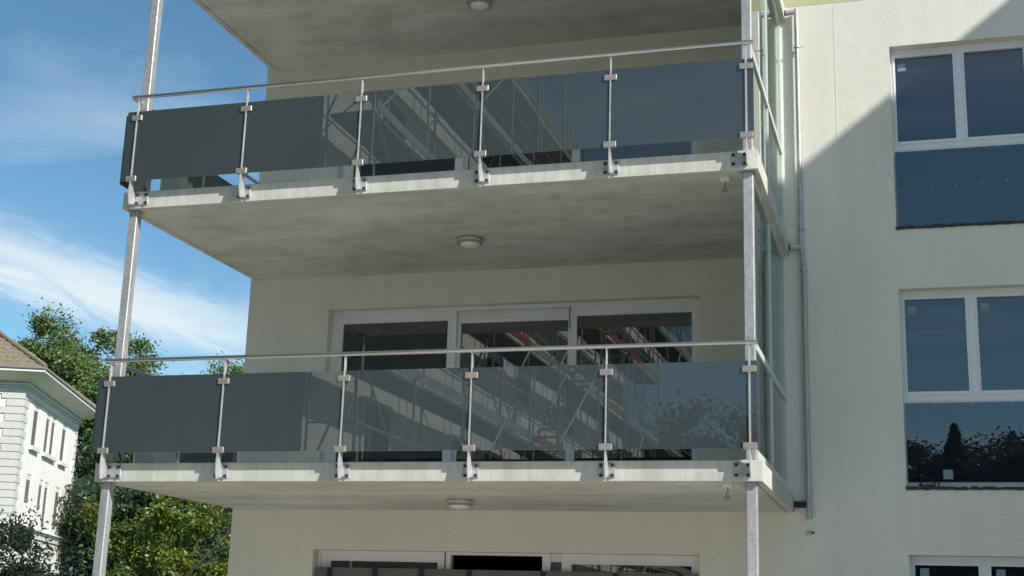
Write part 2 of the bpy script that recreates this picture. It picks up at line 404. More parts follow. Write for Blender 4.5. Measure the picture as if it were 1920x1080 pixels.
def win(k):
    z0 = 3.20 + H * k; y = D + .12; e = .05
    up = (k == 1)
    f = MB()
    x0, x1, zt = 7.922, 9.428, z0 + 2.21
    xa0, xa1, xb0, xb1 = 7.973, 8.612, 8.737, 9.375
    zp0, zp1, zl1 = z0 + 1.075, z0 + 2.115, z0 + .945
    zl0 = z0 + (.03 if up else .09)
    f.box(x0, xa0, y, y + .09, z0 + .01, zt); f.box(xb1, x1, y, y + .09, z0 + .01, zt)
    f.box(xa0 - .0, xb1, y + .002, y + .088, zp1, zt); f.box(xa1, xb0, y + .002, y + .088, zp0, zp1)
    f.box(xa0, xb1, y + .002, y + .088, zl1, zp0)
    f.box(xa0, xb1, y + .002, y + .088, z0 + .01, zl0)
    # slim sash steps around the glass
    for a, b in ((xa0, xa1), (xb0, xb1)):
        f.box(a, b, y - .012, y + .002, zp0 - .035, zp0); f.box(a - .02, a, y - .012, y, zp0 - .035, zp1 + .03); f.box(b, b + .02, y - .012, y, zp0 - .035, zp1 + .03); f.box(a, b, y - .012, y + .002, zp1, zp1 + .03)
    w = bobj(f, 'window', 'frame')
    for a, b in ((xa0, xa1), (xb0, xb1)):
        bobj(box(a, b, y + .03, y + .04, zp0, zp1), 'pane', 'window', w)
    bobj(box(x0 + .018, x1 - .018, y - .028, y - .014, zl0, zl1), 'lower_panel', 'window', w)
    # fixings of the lower panel
    for dx, dz in ((.33, -.02), (.72, -.02), (1.12, -.02), (.05, -.46), (.40, -.44), (.66, -.43), (.93, -.42), (1.2, -.41)):
        bobj(cyl((x0 + dx, y - .031, zl1 + dz), 'y', .0085, .006), 'fixing', 'brass', w)
    s = .062
    stk = {1: [(xa0 + .03, zp1 - .16)], 0: [(xa0 + .03, zp1 - .16), (xb0 + .03, zp1 - .15)], -1: [(xa0 + .05, zp1 - .12), (xb0 + .05, zp1 - .12)]}[k]
    for a, c in stk: bobj(box(a, a + .09, y + .026, y + .029, c, c + .09), 'sticker', 'sticker', w)
    if k == 0: bobj(box(x0 + .38, x0 + .48, y - .031, y - .029, zl0 + .03, zl0 + .13), 'sticker', 'sticker', w)
    # ragged black sealing strip on the sill
    sm = MB(); xx = x0 - .01
    while xx < x1:
        q = random.uniform(.02, .07); sm.box(xx, min(xx + q, x1), D - .012 - random.uniform(0, .01), y + .01, z0 + .0003 - random.uniform(0, .008), z0 + .02 + random.uniform(0, .016)); xx += q + .0005
    if k == 0:
        for i in range(14): 
            a = x0 + .12 + random.uniform(0, .2); sm.box(a, a + .02, D + .01 + i * .004, D + .03 + i * .004, z0 + .0305 + i * .0003, z0 + .045 + random.uniform(0, .035))
    bobj(sm, 'sill_seal', 'sealant', w)
for k in (-1, 0, 1): win(k)

def door(k):
    z0 = 3.165 + H * k; zt = 5.43 + H * k; y = D + .12
    f = MB(); x0, x1 = 1.062, 5.698
    g0, g1 = z0 + .10, zt - .165
    L0, L1, M0, M1, R0, R1 = 1.215, 2.60, 2.755, 4.105, 4.225, 5.595
    f.box(x0, L0, y, y + .08, z0, zt); f.box(L1, M0 - .045, y, y + .08, z0, zt)
    f.box(M1 + .055, R0, y, y + .08, z0, zt); f.box(R1, x1, y, y + .08, z0, zt)
    f.box(L0, L1, y + .001, y + .079, g1, zt); f.box(R0, R1, y + .001, y + .079, g1, zt)
    f.box(L0, L1, y + .001, y + .079, z0, g0); f.box(R0, R1, y + .001, y + .079, z0, g0)
    f.box(x0 + .04, x1 - .04, y - .018, y - .001, zt - .05, zt - .003)   # head trim
    d = bobj(f, 'balcony_door', 'doorframe')
    s = MB(); ys = y + .05
    s.box(M0 - .045, M0, ys, ys + .06, z0, zt); s.box(M1, M1 + .055, ys, ys + .06, z0, zt); s.box(M0, M1, ys + .001, ys + .059, g1 - .03, zt); s.box(M0, M1, ys + .001, ys + .059, z0, g0)
    sash = bobj(s, 'sliding_sash', 'doorframe', d)
    for a, b, yy, top in ((L0, L1, y + .03, g1), (M0, M1, ys + .03, g1 - .03), (R0, R1, y + .03, g1)):
        bobj(box(a, b, yy, yy + .01, g0, top), 'pane', 'doorglass', d)
    if k == 0:
        t = MB(); t.tube([(4.14, y - .01, zt - .01), (4.137, y - .02, zt - .15), (4.145, y - .015, zt - .33)], .006, 6); bobj(t, 'loose_cable', 'black', d)
    for a in (L0 + .45, M0 + .6, R0 + .7):
        bobj(cyl((a, y + .026 if a != M0 + .6 else ys + .026, g1 - .09), 'y', .008, .006), 'fixing', 'brass', d)
door(0); door(1)
# ground-floor doors: the middle leaf stands open on a dark room
y = D + .12; zt = 2.478
f = MB(); f.box(1.062, 1.24, y, y + .08, .26, zt); f.box(2.60, 2.66, y, y + .08, .26, zt); f.box(1.24, 2.60, y + .001, y + .079, 2.357, zt)
f.box(2.70, 2.76, y, y + .09, .26, zt); f.box(2.76, 3.87, y + .001, y + .06, 2.446, zt); f.box(3.87, 3.965, y, y + .07, .26, zt)
f.box(3.965, 4.09, y + .03, y + .08, 2.385, zt); f.box(4.10, 4.215, y, y + .08, .26, zt); f.box(4.215, 5.59, y + .001, y + .079, 2.362, zt); f.box(5.59, 5.698, y, y + .08, .26, zt)
f.box(1.10, 1.115, y - .03, y - .001, .3, zt - .003); f.box(2.665, 2.685, y - .02, y + .03, .3, zt - .001)
d = bobj(f, 'balcony_door', 'doorframe')
bobj(box(1.24, 2.60, y + .03, y + .04, .4, 2.357), 'pane', 'doorglass', d)
bobj(box(3.965, 4.09, y + .05, y + .055, .4, 2.385), 'pane', 'doorglass', d)
bobj(box(4.215, 5.59, y + .03, y + .04, .4, 2.362), 'pane', 'doorglass', d)
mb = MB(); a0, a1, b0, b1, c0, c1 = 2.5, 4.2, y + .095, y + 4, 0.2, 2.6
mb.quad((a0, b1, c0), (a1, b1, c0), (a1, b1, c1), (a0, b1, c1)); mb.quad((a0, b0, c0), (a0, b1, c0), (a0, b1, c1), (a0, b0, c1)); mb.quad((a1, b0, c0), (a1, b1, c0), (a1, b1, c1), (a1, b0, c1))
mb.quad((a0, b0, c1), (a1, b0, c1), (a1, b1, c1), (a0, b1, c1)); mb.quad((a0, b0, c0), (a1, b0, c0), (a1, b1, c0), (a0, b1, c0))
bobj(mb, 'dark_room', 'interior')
sh = thing('protective_sheet', 'dark grey protective sheet on posts across the ground-floor patio doors', 'sheet', (3.4, D, 0))
mb = box(1.09 - 3.4, 5.67 - 3.4, .03, .045, .3, 2.275); mb.obj('sheet', 'sheet', sh)
for xx in (1.25, 1.83, 2.41, 3.0, 3.88, 4.72, 5.45):
    box(xx - 3.4, xx + .055 - 3.4, .005, .029, .0, 2.268).obj('post', 'interior', sh)

# ------------------------------------------------------------------ balconies
def slab_mesh():
    m = MB(); g0, g1 = .07, .085
    # underside with a drip groove, sides, top
    def ring(i, z): return [(i, i, z), (L - i, i, z), (L - i, D - .001, z), (i, D - .001, z)]
    R0, R1, R2, R3, R4 = ring(0, 0), ring(g0, 0), ring(g0, .018), ring(g1, .018), ring(g1, 0)
    def band(A, B, mi):
        for i, j in ((0, 1), (1, 2), (3, 0)): m.quad(A[i], A[j], B[j], B[i], mi)
    band(R0, R1, 1); band(R1, R2, 1); band(R2, R3, 1); band(R3, R4, 1)
    m.quad(*R4, 1)
    Tt = ring(0.0, T); e = .006
    A = ring(0, 0); Bq = ring(0, T - e); Cq = ring(e, T)
    band(A, Bq, 0); band(Bq, Cq, 0); m.quad(*Cq, 2)
    return m.mesh('slab', ['fascia', 'soffit', 'floor'])
slab_me = slab_mesh()
XS, SP = .1405, 1.3011
ZB, ZP = .090, .872     # glass bottom/top above slab top
ZR = 1.038
PY0, PY1 = -.112, -.096
def post_mesh():
    poly = [(-.127, 1.015), (-.127, .07), (-.138, .01), (-.138, -.09), (-.116, -.172), (-.10, -.172), (-.012, -.14), (-.012, -.03), (-.045, .0), (-.056, .10), (-.088, .14), (-.088, 1.015)]
    m = MB(); m.prism(poly, 'x', -.005, .005)
    m.box(-.005, .005, -.125, -.105, 1.0155, 1.03); m.box(-.018, .018, -.135, -.09, 1.0155, 1.021)
    return m.mesh('post', 'post')
post_me = post_mesh()
plate_me = box(-.08, .08, -.012, -.001, -.155, -.025).mesh('base_plate', 'galv', .004)
clamp_me = box(-.062, .062, -.128, -.080, -.029, .029).mesh('clamp', 'clamp', .004)
bolt_me = cyl((0, -.016, 0), 'y', .0165, .014, 10).mesh('bolt', 'bolt')
def pane_mesh(x0, x1, z0, z1, y0, y1):
    m = MB(); m.box(x0, x1, y0, y1, z0, z1)
    m.mi = [1, 1, 0, 1, 0, 1]; return m
def mkpost(par, x, y, z, rz=0, plate_dx=0.0):
    p = link('post', post_me, par); p.location = (x, y, z); p.rotation_euler = (0, 0, rz)
    b = link('base_plate', plate_me, p); b.location = (plate_dx, 0, 0)
    for dx in (-.052, .052):
        for dz in (-.045, -.135):
            q = link('bolt', bolt_me, p); q.location = (plate_dx + dx, 0, dz)
    for zc in (ZB + .02, ZP - .075):
        q = link('clamp', clamp_me, p); q.location = (0.0, 0, zc)
def balcony(k, label, full=True):
    z = Z1 + H * k; t = thing('balcony', label, 'balcony', (0, 0, z), 0, 'balconies stacked on the facade')
    link('slab', slab_me, t)
    zs = T
    for i in range(6):
        mkpost(t, XS + i * SP, 0, zs, 0, (.085 if i == 0 else -.085 if i == 5 else -.01))
    h = MB(); zr = zs + ZR; X0 = .062
    h.tube([(L - .012, -.113, zr), (X0 + .02, -.113, zr), (X0 + .006, -.108, zr), (X0, -.092, zr), (X0, D - .01, zr)], .021, 14)
    h.obj('handrail', 'stainless', t, smooth=True)
    for i in range(5):
        a = XS + i * SP + .012; b = XS + (i + 1) * SP - .012
        pane_mesh(a, b, zs + ZB, zs + ZP, PY0, PY1).obj('glass_panel', ['pane', 'paneedge'], t)
    pane_mesh(.022, XS - .012, zs + ZB, zs + ZP, PY0, PY1).obj('glass_panel', ['pane', 'paneedge'], t)
    pane_mesh(XS + 5 * SP + .012, L - .018, zs + ZB, zs + ZP, PY0, PY1).obj('glass_panel', ['pane', 'paneedge'], t)
    # left-hand side guard
    for a, b in ((-.02, .56), (.77, 1.655), (1.685, D - .05)):
        m = MB(); m.box(-.057, -.041, a, b, zs + ZB, zs + ZP); m.mi = [1, 1, 1, 0, 1, 0]
        m.obj('glass_panel', ['pane', 'paneedge'], t)
    for yy in (.20, 1.67, D - .12):
        p = MB(); p.box(-.078, -.026, yy - .006, yy + .006, zs - .12, zs + ZR - .03); p.box(-.026, -.001, yy - .006, yy + .006, zs - .12, zs - .02); p.box(-.045, .055, yy - .006, yy + .006, zs + ZR - .0295, zs + ZR - .018)
        p.obj('side_post', 'post', t)
    return t
b0 = balcony(0, 'lower balcony whose grey glass front hides the foot of the tall patio doors')
b1 = balcony(1, 'upper balcony with grey glass front directly under the highest concrete slab')
b2 = thing('balcony', 'topmost balcony slab cut off by the upper edge of the photo', 'balcony', (0, 0, Z1 + 2 * H), 0, 'balconies stacked on the facade')
link('slab', slab_me, b2)
for i in range(6): mkpost(b2, XS + i * SP, 0, T, 0, (.085 if i == 0 else -.085 if i == 5 else -.01))
for i in range(5): pane_mesh(XS + i * SP + .012, XS + (i + 1) * SP - .012, T + ZB, T + ZP, PY0, PY1).obj('glass_panel', ['pane', 'paneedge'], b2)
MB().tube([(L - .012, -.113, T + ZR), (.05, -.113, T + ZR)], .021, 12).obj('handrail', 'stainless', b2, smooth=True)

# columns
def column(x, k, label):
    z0 = 0 if k == 0 else Z1 + H * (k - 1) + T; z1 = Z1 + H * k
    t = thing('column', label, 'column', (x + .05, .10, z0), 0, 'galvanized balcony columns')
    h = z1 - z0
    a = .048
    box(-a, a, -a, a, .008, h - .008).obj('shaft', 'galv', t, bevel=.007)
    box(-.068, .068, -.068, .068, .0005, .008).obj('foot_plate', 'galv', t); box(-.068, .068, -.068, .068, h - .008, h - .0005).obj('head_plate', 'galv', t)
    return t
labs = [('left', '.048')]
for k, (la, lb) in enumerate((('left galvanized column standing on the ground beside the yellowing tree', 'right galvanized column standing below the lower balcony'),
                              ('left galvanized column between the two balconies against cloud and trees', 'right galvanized column between the two balconies beside the glass screen'),
                              ('left galvanized column above the upper balcony against blue sky', 'right galvanized column above the upper balcony at the glass screen'))):
    column(.052, k, la); t = column(6.583, k, lb)
    h = (Z1 if k == 0 else H - T)
    m = MB(); m.prism([(-.049, h - .01), (-.049, h - .09), (-.115, h - .01)], 'y', -.045, -.037); m.obj('gusset', 'galv', t)

# glass screens at the right-hand end
def screen(k, label):
    z0 = Z1 + H * k + T; z1 = Z1 + H * (k + 1)
    t = thing('glass_screen', label, 'glass screen', (6.655, 0, z0), 0, 'glass end screens of the balconies'); h = z1 - z0
    y0, y1 = .155, D - .004; w = .02
    f = MB()
    f.box(-w, w, y0, y1, .001, .115); f.box(-w, w, y0, y1, h - .05, h - .001)
    f.box(-w - .003, w + .003, y0, y1, 1.035, 1.10)
    for yy in (y0, y1 - .035): f.box(-w + .001, w - .001, yy, yy + .035, .115, h - .05)
    f.box(-w + .001, w - .001, 1.58, 1.612, .115, h - .05)
    f.obj('screen_frame', 'screenframe', t)
    for a, b in ((y0 + .037, 1.578), (1.614, y1 - .037)):
        for c, d_ in ((.117, 1.033), (1.102, h - .052)):
            box(-.005, .005, a, b, c, d_).obj('pane', 'clear', t)
    return t
screen(0, 'glass side screen between the lower and the upper balcony slab')
screen(1, 'glass side screen standing on the upper balcony, reaching the top slab')

# ceiling lamps
def lamp(k, label):
    z = Z1 + H * k; t = thing('ceiling_lamp', label, 'lamp', (3.345, 1.74, z), 0, 'round lamps under the slabs')
    m = MB(); m.lathe([(0, -.0005), (.145, -.0005), (.145, -.024), (.134, -.028)], (0, 0, 0)); m.lathe([(.134, -.044), (.146, -.048), (.146, -.064), (.118, -.072), (.112, -.066)], (0, 0, 0))
    m.obj('housing', 'lampgrey', t, smooth=True)
    m = MB(); m.lathe([(.135, -.026), (.138, -.030), (.138, -.043), (.134, -.046)], (0, 0, 0)); m.obj('white_ring', 'lampwhite', t, smooth=True)
    m = MB(); m.lathe([(.114, -.066), (.108, -.078), (.085, -.092), (.05, -.101), (.0, -.104)], (0, 0, 0)); m.obj('diffuser', 'lampwhite', t, smooth=True)
lamp(0, 'round grey ceiling lamp under the lower balcony slab'); lamp(1, 'round grey ceiling lamp under the upper balcony slab'); lamp(2, 'round grey ceiling lamp under the topmost slab')
# small boxes with a dangling wire next to the right column
for k, lb in ((0, 'small white junction box with dangling wire under the lower balcony slab'), (1, 'small white junction box with dangling wire under the upper balcony slab')):
    t = thing('junction_box', lb, 'junction box', (6.40, .22, Z1 + H * k), 0, 'junction boxes under the slabs')
    box(-.045, .045, -.03, .03, -.035, -.0005).obj('box', 'frame', t, bevel=.003)
    m = MB(); m.tube([(0, 0, -.035), (.004, 0, -.06), (-.002, .0, -.085), (-.018, 0, -.11), (-.026, 0, -.13), (-.01, 0, -.142), (.012, 0, -.13), (.02, 0, -.112), (.006, 0, -.105), (-.004, 0, -.13)], .004, 6)
    m.obj('wire', 'bolt', t)

# downpipe
px, py = 6.888, D - .06
t = thing('downpipe', 'galvanized downpipe running down the wall right of the balconies', 'pipe', (px, py, 0))
m = MB(); m.tube([(-.014, 0, 8.865), (-.014, 0, 5.98), (.0, 0, 5.82), (.010, 0, 5.70), (.010, 0, 5.60)], .027, 14); m.obj('upper_pipe', 'pipe', t, smooth=True)
m = MB(); m.tube([(.010, 0, 5.597), (.010, 0, 2.88)], .031, 14); m.obj('lower_pipe', 'pipe', t, smooth=True)
for z in (8.83, 5.93):
    m = MB(); m.tube([(-.15, -.0, z), (-.02, 0, z)], .032, 12); o = m.obj('inlet', 'pipe', t, smooth=True)
    m = MB(); m.tube([(-.153, 0, z), (-.138, 0, z)], .036, 12); m.obj('gasket', 'black', o)
m = MB(); m.tube([(-.15, 0, 3.03), (-.02, 0, 3.03)], .034, 12); m.obj('inlet', 'black', t, smooth=True)
for z in (8.38, 6.14, 5.66, 3.2):
    m = MB(); m.tube([(.0 if z < 6 else -.014, 0, z - .012), (.0 if z < 6 else -.014, 0, z + .012)], .037, 12); m.box(-.01, .01, .03, .058, z - .01, z + .01); m.tube([(.03, 0, z), (.055, 0, z)], .008, 8)
    m.obj('pipe_bracket', 'pipe', t)
t = thing('pipe_bracket', 'small empty pipe bracket screwed to the wall below the downpipe', 'bracket', (6.895, D, 2.73))
m = MB(); m.tube([(-.035, -.04, 0), (.015, -.04, 0)], .016, 10); m.obj('clip', 'clamp', t); MB().tube([(.015, -.04, 0), (.055, -.04, 0)], .01, 8).obj('screw', 'bolt', t)
MB().tube([(0, -.001, 0), (0, -.03, 0)], .008, 8).obj('stem', 'bolt', t)

# ------------------------------------------------------------------ the villa on the left
NX, NY = 8.0755 - 29.78, -12.169 + 40.16
ang = math.atan2(.925, -.381)                        # lit face runs along +X of the villa's frame, outward normal is -Y
vil = thing('villa', 'white old villa with stone quoins and hipped tiled roof at the left edge', 'house', (NX, NY, 0), ang)
LN, WD, ZE = 8.95, 11.0, 9.45                         # length of lit face, depth to the left (+Y), wall top
m = MB()
hl = []
wins = [(1.62, 2.36), (3.58, 4.20), (4.50, 5.12), (6.36, 7.08)]
rows = [(7.50, 9.03), (4.80, 6.50)]
for a, b in wins:
    for c, d_ in rows: hl.append((a, b, c, d_))
hl += [(1.62, 2.36, 1.2, 3.4), (3.58, 4.2, 1.2, 3.4), (4.5, 5.12, 1.2, 3.4), (6.36, 7.08, 1.2, 3.4)]
xs = sorted({0, LN, *[h[0] for h in hl], *[h[1] for h in hl]}); zs = sorted({0, ZE, *[h[2] for h in hl], *[h[3] for h in hl]})
for i in range(len(xs) - 1):
    for j in range(len(zs) - 1):
        cx, cz = (xs[i] + xs[i + 1]) / 2, (zs[j] + zs[j + 1]) / 2
        if any(h[0] < cx < h[1] and h[2] < cz < h[3] for h in hl): continue
        m.quad((xs[i], 0, zs[j]), (xs[i + 1], 0, zs[j]), (xs[i + 1], 0, zs[j + 1]), (xs[i], 0, zs[j + 1]))
for a, b, c, d_ in hl:
    e = .09
    m.quad((a, 0, c), (a, e, c), (a, e, d_), (a, 0, d_)); m.quad((b, 0, c), (b, e, c), (b, e, d_), (b, 0, d_)); m.quad((a, 0, d_), (a, e, d_), (b, e, d_), (b, 0, d_)); m.quad((a, 0, c), (a, e, c), (b, e, c), (b, 0, c))
m.quad((0, 0, 0), (0, WD, 0), (0, WD, ZE), (0, 0, ZE)); m.quad((LN, 0, 0), (LN, WD, 0), (LN, WD, ZE), (LN, 0, ZE)); m.quad((0, WD, 0), (LN, WD, 0), (LN, WD, ZE), (0, WD, ZE))
m.obj('wall', 'villa', vil)
for (a, b, c, d_) in hl:
    upper = c > 7
    w = box(a, b, .060, .088, c, d_).obj('window', 'villa' if not upper else 'shutter', vil)
    if upper:
        s = MB(); z = c + .02
        while z < d_ - .28: s.box(a + .03, b - .03, .032, .0598, z, z + .04); z += .07
        s.obj('shutter_slats', 'shutter', w); box(a, b, .02, .0598, d_ - .26, d_).obj('shutter_box', 'villagrey', w)
    else:
        lo = c + (d_ - c) * {1.62: .52, 3.58: .46, 4.5: .12, 6.36: .16}[a]
        s = MB(); z = lo
        while z < d_ - .22: s.box(a + .03, b - .03, .032, .0598, z, z + .04); z += .07
        s.obj('shutter_slats', 'shutter', w); box(a, b, .02, .0598, d_ - .2, d_).obj('shutter_box', 'villagrey', w)
        box(a + .03, b - .03, .02, .0598, lo - .14, lo - .02).obj('shutter_bar', 'shutter', w)
for a, b in ((1.4, 2.62), (3.38, 5.36), (6.12, 7.34)):
    box(a, b, -.13, -.001, 7.34, 7.48).obj('window_sill', 'villagrey', vil)
# quoins at the two visible corners
z = 4.72; i = 0
qh = .262
while z < 9.0:
    long_ = i % 2 == 0
    e = .60 if long_ else .42; f_ = .62 if not long_ else .44
    q = MB(); q.prism([(-.045, -.045), (f_, -.045), (f_, -.001), (-.001, -.001), (-.001, e + .15), (-.045, e + .15)], 'z', z, z + qh - .03); q.obj('quoin', 'quoin', vil)
    q = MB(); q.box(LN - (.34 if long_ else .22), LN + .045, -.045, -.001, z, z + qh - .03); q.obj('quoin', 'quoin', vil)
    z += qh; i += 1
# the tall plain stone band above the quoins, cornice, string course
def ringmb(o0, z0, z1, inn=.001):
    q = MB(); q.box(-o0, LN + o0, -o0, -inn, z0, z1); q.box(-o0, -inn, 0, WD, z0, z1); q.box(LN + inn, LN + o0, 0, WD, z0, z1); return q
ringmb(.05, 9.06, 9.28).obj('frieze', 'villagrey', vil); ringmb(.09, 9.283, 9.36).obj('cornice', 'villagrey', vil); ringmb(.16, 9.363, 9.44).obj('cornice', 'villagrey', vil)
ringmb(.10, 4.52, 4.66).obj('string_course', 'villa', vil); ringmb(.17, 4.60, 4.655, .101).obj('string_course', 'villa', vil); ringmb(.06, 4.34, 4.517).obj('string_course', 'villagrey', vil)
# eaves and roof
OV = .78; ze = 9.88
m = MB(); m.box(-OV, LN + OV, -OV, WD + OV, 9.445, 9.50)
m = MB()
A = [(-.05, -.05, 9.445), (LN + .05, -.05, 9.445), (LN + .05, WD, 9.445), (-.05, WD, 9.445)]
B = [(-OV, -OV, ze - .12), (LN + OV, -OV, ze - .12), (LN + OV, WD + OV, ze - .12), (-OV, WD + OV, ze - .12)]
Cc = [(x, y, ze) for x, y, _ in B]
for i in range(4):
    j = (i + 1) % 4; m.quad(A[i], A[j], B[j], B[i]); m.quad(B[i], B[j], Cc[j], Cc[i])
m.obj('eaves', 'villa', vil)
m = MB()
for a, b in zip(Cc, Cc[1:] + Cc[:1]): m.tube([(a[0] * 1.005, a[1] * 1.005, ze - .0), (b[0] * 1.005, b[1] * 1.005, ze - .0)], .05, 8)
m.obj('gutter', 'shutter', vil)
pit = .67; half = (LN + 2 * OV) / 2
def roof_pt(side, s, u):     # u = distance in from eave
    x0, x1, y0, y1 = -OV, LN + OV, -OV, WD + OV
    z = ze + .03 + u * pit
    if side == 0: return (x0 + u + s * (x1 - x0 - 2 * u), y0 + u, z)
    if side == 1: return (x1 - u, y0 + u + s * (y1 - y0 - 2 * u), z)
    if side == 2: return (x1 - u - s * (x1 - x0 - 2 * u), y1 - u, z)
    return (x0 + u, y1 - u - s * (y1 - y0 - 2 * u), z)
m = MB(); step = .30; nrow = int(half / step)
for side in range(4):
    for r_ in range(nrow):
        u0, u1 = r_ * step, (r_ + 1) * step + .02
        lw = (LN + 2 * OV if side % 2 == 0 else WD + 2 * OV) - 2 * u0; nt_ = max(1, int(lw / .3))
        for q in range(nt_):
            s0, s1 = q / nt_, (q + 1) / nt_ 
            if nt_ > 1: s1 -= .012 / nt_
            a, b, c, d_ = roof_pt(side, s0, u0), roof_pt(side, s1, u0), roof_pt(side, s1, min(u1, half)), roof_pt(side, s0, min(u1, half))
            j = random.uniform(0, .012)
            a = (a[0], a[1], a[2] + .05 + j); b = (b[0], b[1], b[2] + .05 + j)
            a2 = (a[0], a[1], a[2] - .05); b2_ = (b[0], b[1], b[2] - .05)
            m.quad(a, b, c, d_); m.quad(a2, b2_, b, a)
o = m.obj('roof_tiles', 'rooftile', vil); tag(o, kind='stuff')
m = MB(); rp_ = roof_pt(0, .5, half)
for sx, sy, ex, ey in ((-OV, -OV, -OV + half, -OV + half), (LN + OV, -OV, LN + OV - half, -OV + half), (LN + OV, WD + OV, LN + OV - half, WD + OV - half), (-OV, WD + OV, -OV + half, WD + OV - half)):
    m.tube([(sx, sy, ze + .08), (ex, ey, ze + .08 + half * pit)], .09, 8)
m.obj('hip_tiles', 'rooftile', vil)
box(3.9, 4.5, 4.5, 5.2, 11.5, 14.3).obj('chimney', 'quoin', vil)
m = MB(); m.tube([(-.18, 1.05, 4.2), (-.18, 1.05, 9.5), (-.5, 1.05, 9.75), (-.70, 1.05, 9.85)], .05, 8); m.obj('rainwater_pipe', 'lampgrey', vil)
# side annex
an = thing('villa_annex', 'low white flat-roofed annex attached behind the old villa', 'annex', (NX, NY, 0), ang)
m = box(9.3, 12.8, .15, 5, 0, 4.55); m.obj('wall', 'villagrey', an); box(9.2, 12.95, .0, 5.1, 4.555, 4.78).obj('roof', 'leaf_dark', an)
for a in (9.6, 11.2): 
    w = box(a, a + 1.0, .09, .149, 2.6, 4.1).obj('window', 'frame', an); box(a + .06, a + .94, .08, .089, 2.66, 3.85).obj('pane', 'villagrey', w); box(a, a + 1, .0, .079, 3.87, 4.1).obj('lintel', 'lampgrey', w)

# ------------------------------------------------------------------ vegetation
def leaf_mesh(name, pts, nrm, size, mat, aspect=1.6, jitter=.5):
    n = len(pts)
    t = rng.normal(size=(n, 3)); t -= (t * nrm).sum(1, keepdims=True) * nrm; t /= np.linalg.norm(t, axis=1, keepdims=True) + 1e-9
    b = np.cross(nrm, t)
    s = size * (1 + jitter * (rng.random((n, 1)) - .5)) * .5
    a = pts - t * s * aspect; c = pts + t * s * aspect; l = pts + b * s * .75 + nrm * s * .25; r = pts - b * s * .75 + nrm * s * .25
    v = np.stack([a, l, c, r], 1).reshape(-1, 3)
    me = bpy.data.meshes.new(name); me.vertices.add(4 * n); me.vertices.foreach_set('co', v.ravel().astype(np.float32))
    me.loops.add(4 * n); me.loops.foreach_set('vertex_index', np.arange(4 * n, dtype=np.int32))
    me.polygons.add(n); me.polygons.foreach_set('loop_start', np.arange(0, 4 * n, 4, dtype=np.int32))
    me.materials.append(M[mat]); me.update(calc_edges=True); return me
def rnd_unit(n):
    v = rng.normal(size=(n, 3)); return v / np.linalg.norm(v, axis=1, keepdims=True)
def tree(name, label, cat, loc, height, crown, nclump, per, leaf, mat, trunk_r=.3, clump_r=.7, group=None, lobes=None, shell=.45):
    global rng
    rng = np.random.default_rng(int(abs(loc[0]) * 10) + SEED.get(label[:12], 0))
    """crown=(rx,ry,rz,zc): clumps of leaves on branch ends inside an uneven ellipsoid"""
    t = thing(name, label, cat, loc, rng.random() * 6, group)
    rx, ry, rz_, zc = crown
    u = rnd_unit(nclump); rad = (shell + (1 - shell) * rng.random((nclump, 1)) ** .6)
    ph = rng.random(6) * 6
    bumpy = 1 + .16 * np.sin(3 * np.arctan2(u[:, 1], u[:, 0]) + ph[0]) + .14 * np.sin(4.3 * u[:, 2] * 2 + ph[1]) + .12 * np.sin(5 * np.arctan2(u[:, 0], u[:, 2]) + ph[2])
    ce = u * rad * bumpy[:, None] * np.array([rx, ry, rz_]) + np.array([0, 0, zc])
    ce = ce[ce[:, 2] > .3]
    # limbs
    m = MB(); top = Vector((rng.normal() * .3, rng.normal() * .3, zc + rz_ * .35))
    tp = [Vector((0, 0, 0)), Vector((.1, -.05, zc * .4)), Vector((-.1, .1, zc * .8)), top]
    m.tube(tp, [trunk_r, trunk_r * .8, trunk_r * .55, trunk_r * .15], 8)
    nl = min(26, len(ce))
    ends = []
    for i in range(nl):
        e = Vector(ce[i * len(ce) // nl]); s = tp[1].lerp(tp[3], rng.random() * .8 + .1)
        midp = s.lerp(e, .5) + Vector((rng.normal() * .3, rng.normal() * .3, .35))
        m.tube([s, midp, e], [trunk_r * .32, trunk_r * .18, trunk_r * .05], 5); ends.append((midp, e))
    for i in range(min(170, len(ce))):
        c = Vector(ce[i]); best = min(ends, key=lambda q: (q[1] - c).length_squared)
        s = best[0].lerp(best[1], rng.random()); m.tube([s, s.lerp(c, .5) + Vector((0, 0, .12)), c], [trunk_r * .07, trunk_r * .05, trunk_r * .02], 4, False)
    m.obj('trunk', 'bark', t)
    k = len(ce); cs = clump_r * (.55 + .9 * rng.random((k, 1)))
    pts = np.repeat(ce, per, 0) + rng.normal(size=(k * per, 3)) * np.repeat(cs, per, 0) * np.array([.55, .55, .38])
    nr = rnd_unit(len(pts)) * .8 + np.array([0, 0, .6]); nr /= np.linalg.norm(nr, axis=1, keepdims=True)
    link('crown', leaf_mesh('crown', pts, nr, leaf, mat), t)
    return t
SEED = {'tall leafy g': 40}
def at(azd, dist): a = R(azd); return (8.0755 + math.sin(a) * dist, -12.169 + math.cos(a) * dist, 0)
tree('oak_tree', 'tall leafy green tree rising behind the villa roof', 'tree', at(-34.7, 78), 17, (5.9, 5.9, 6.1, 11.3), 260, 420, .14, 'leaf_oak', .45, .76)
tree('oak_tree', 'darker tree clump seen above the villa roof at the far left', 'tree', at(-38.2, 84), 17, (3.6, 3.6, 3.6, 12.0), 90, 330, .13, 'leaf_oak', .3, .8)
tree('oak_tree', 'distant treetop just left of the wall corner above the lower balcony rail', 'tree', at(-27.7, 84), 17, (2.6, 2.6, 5.4, 12.0), 120, 330, .13, 'leaf_oak', .35, .8)
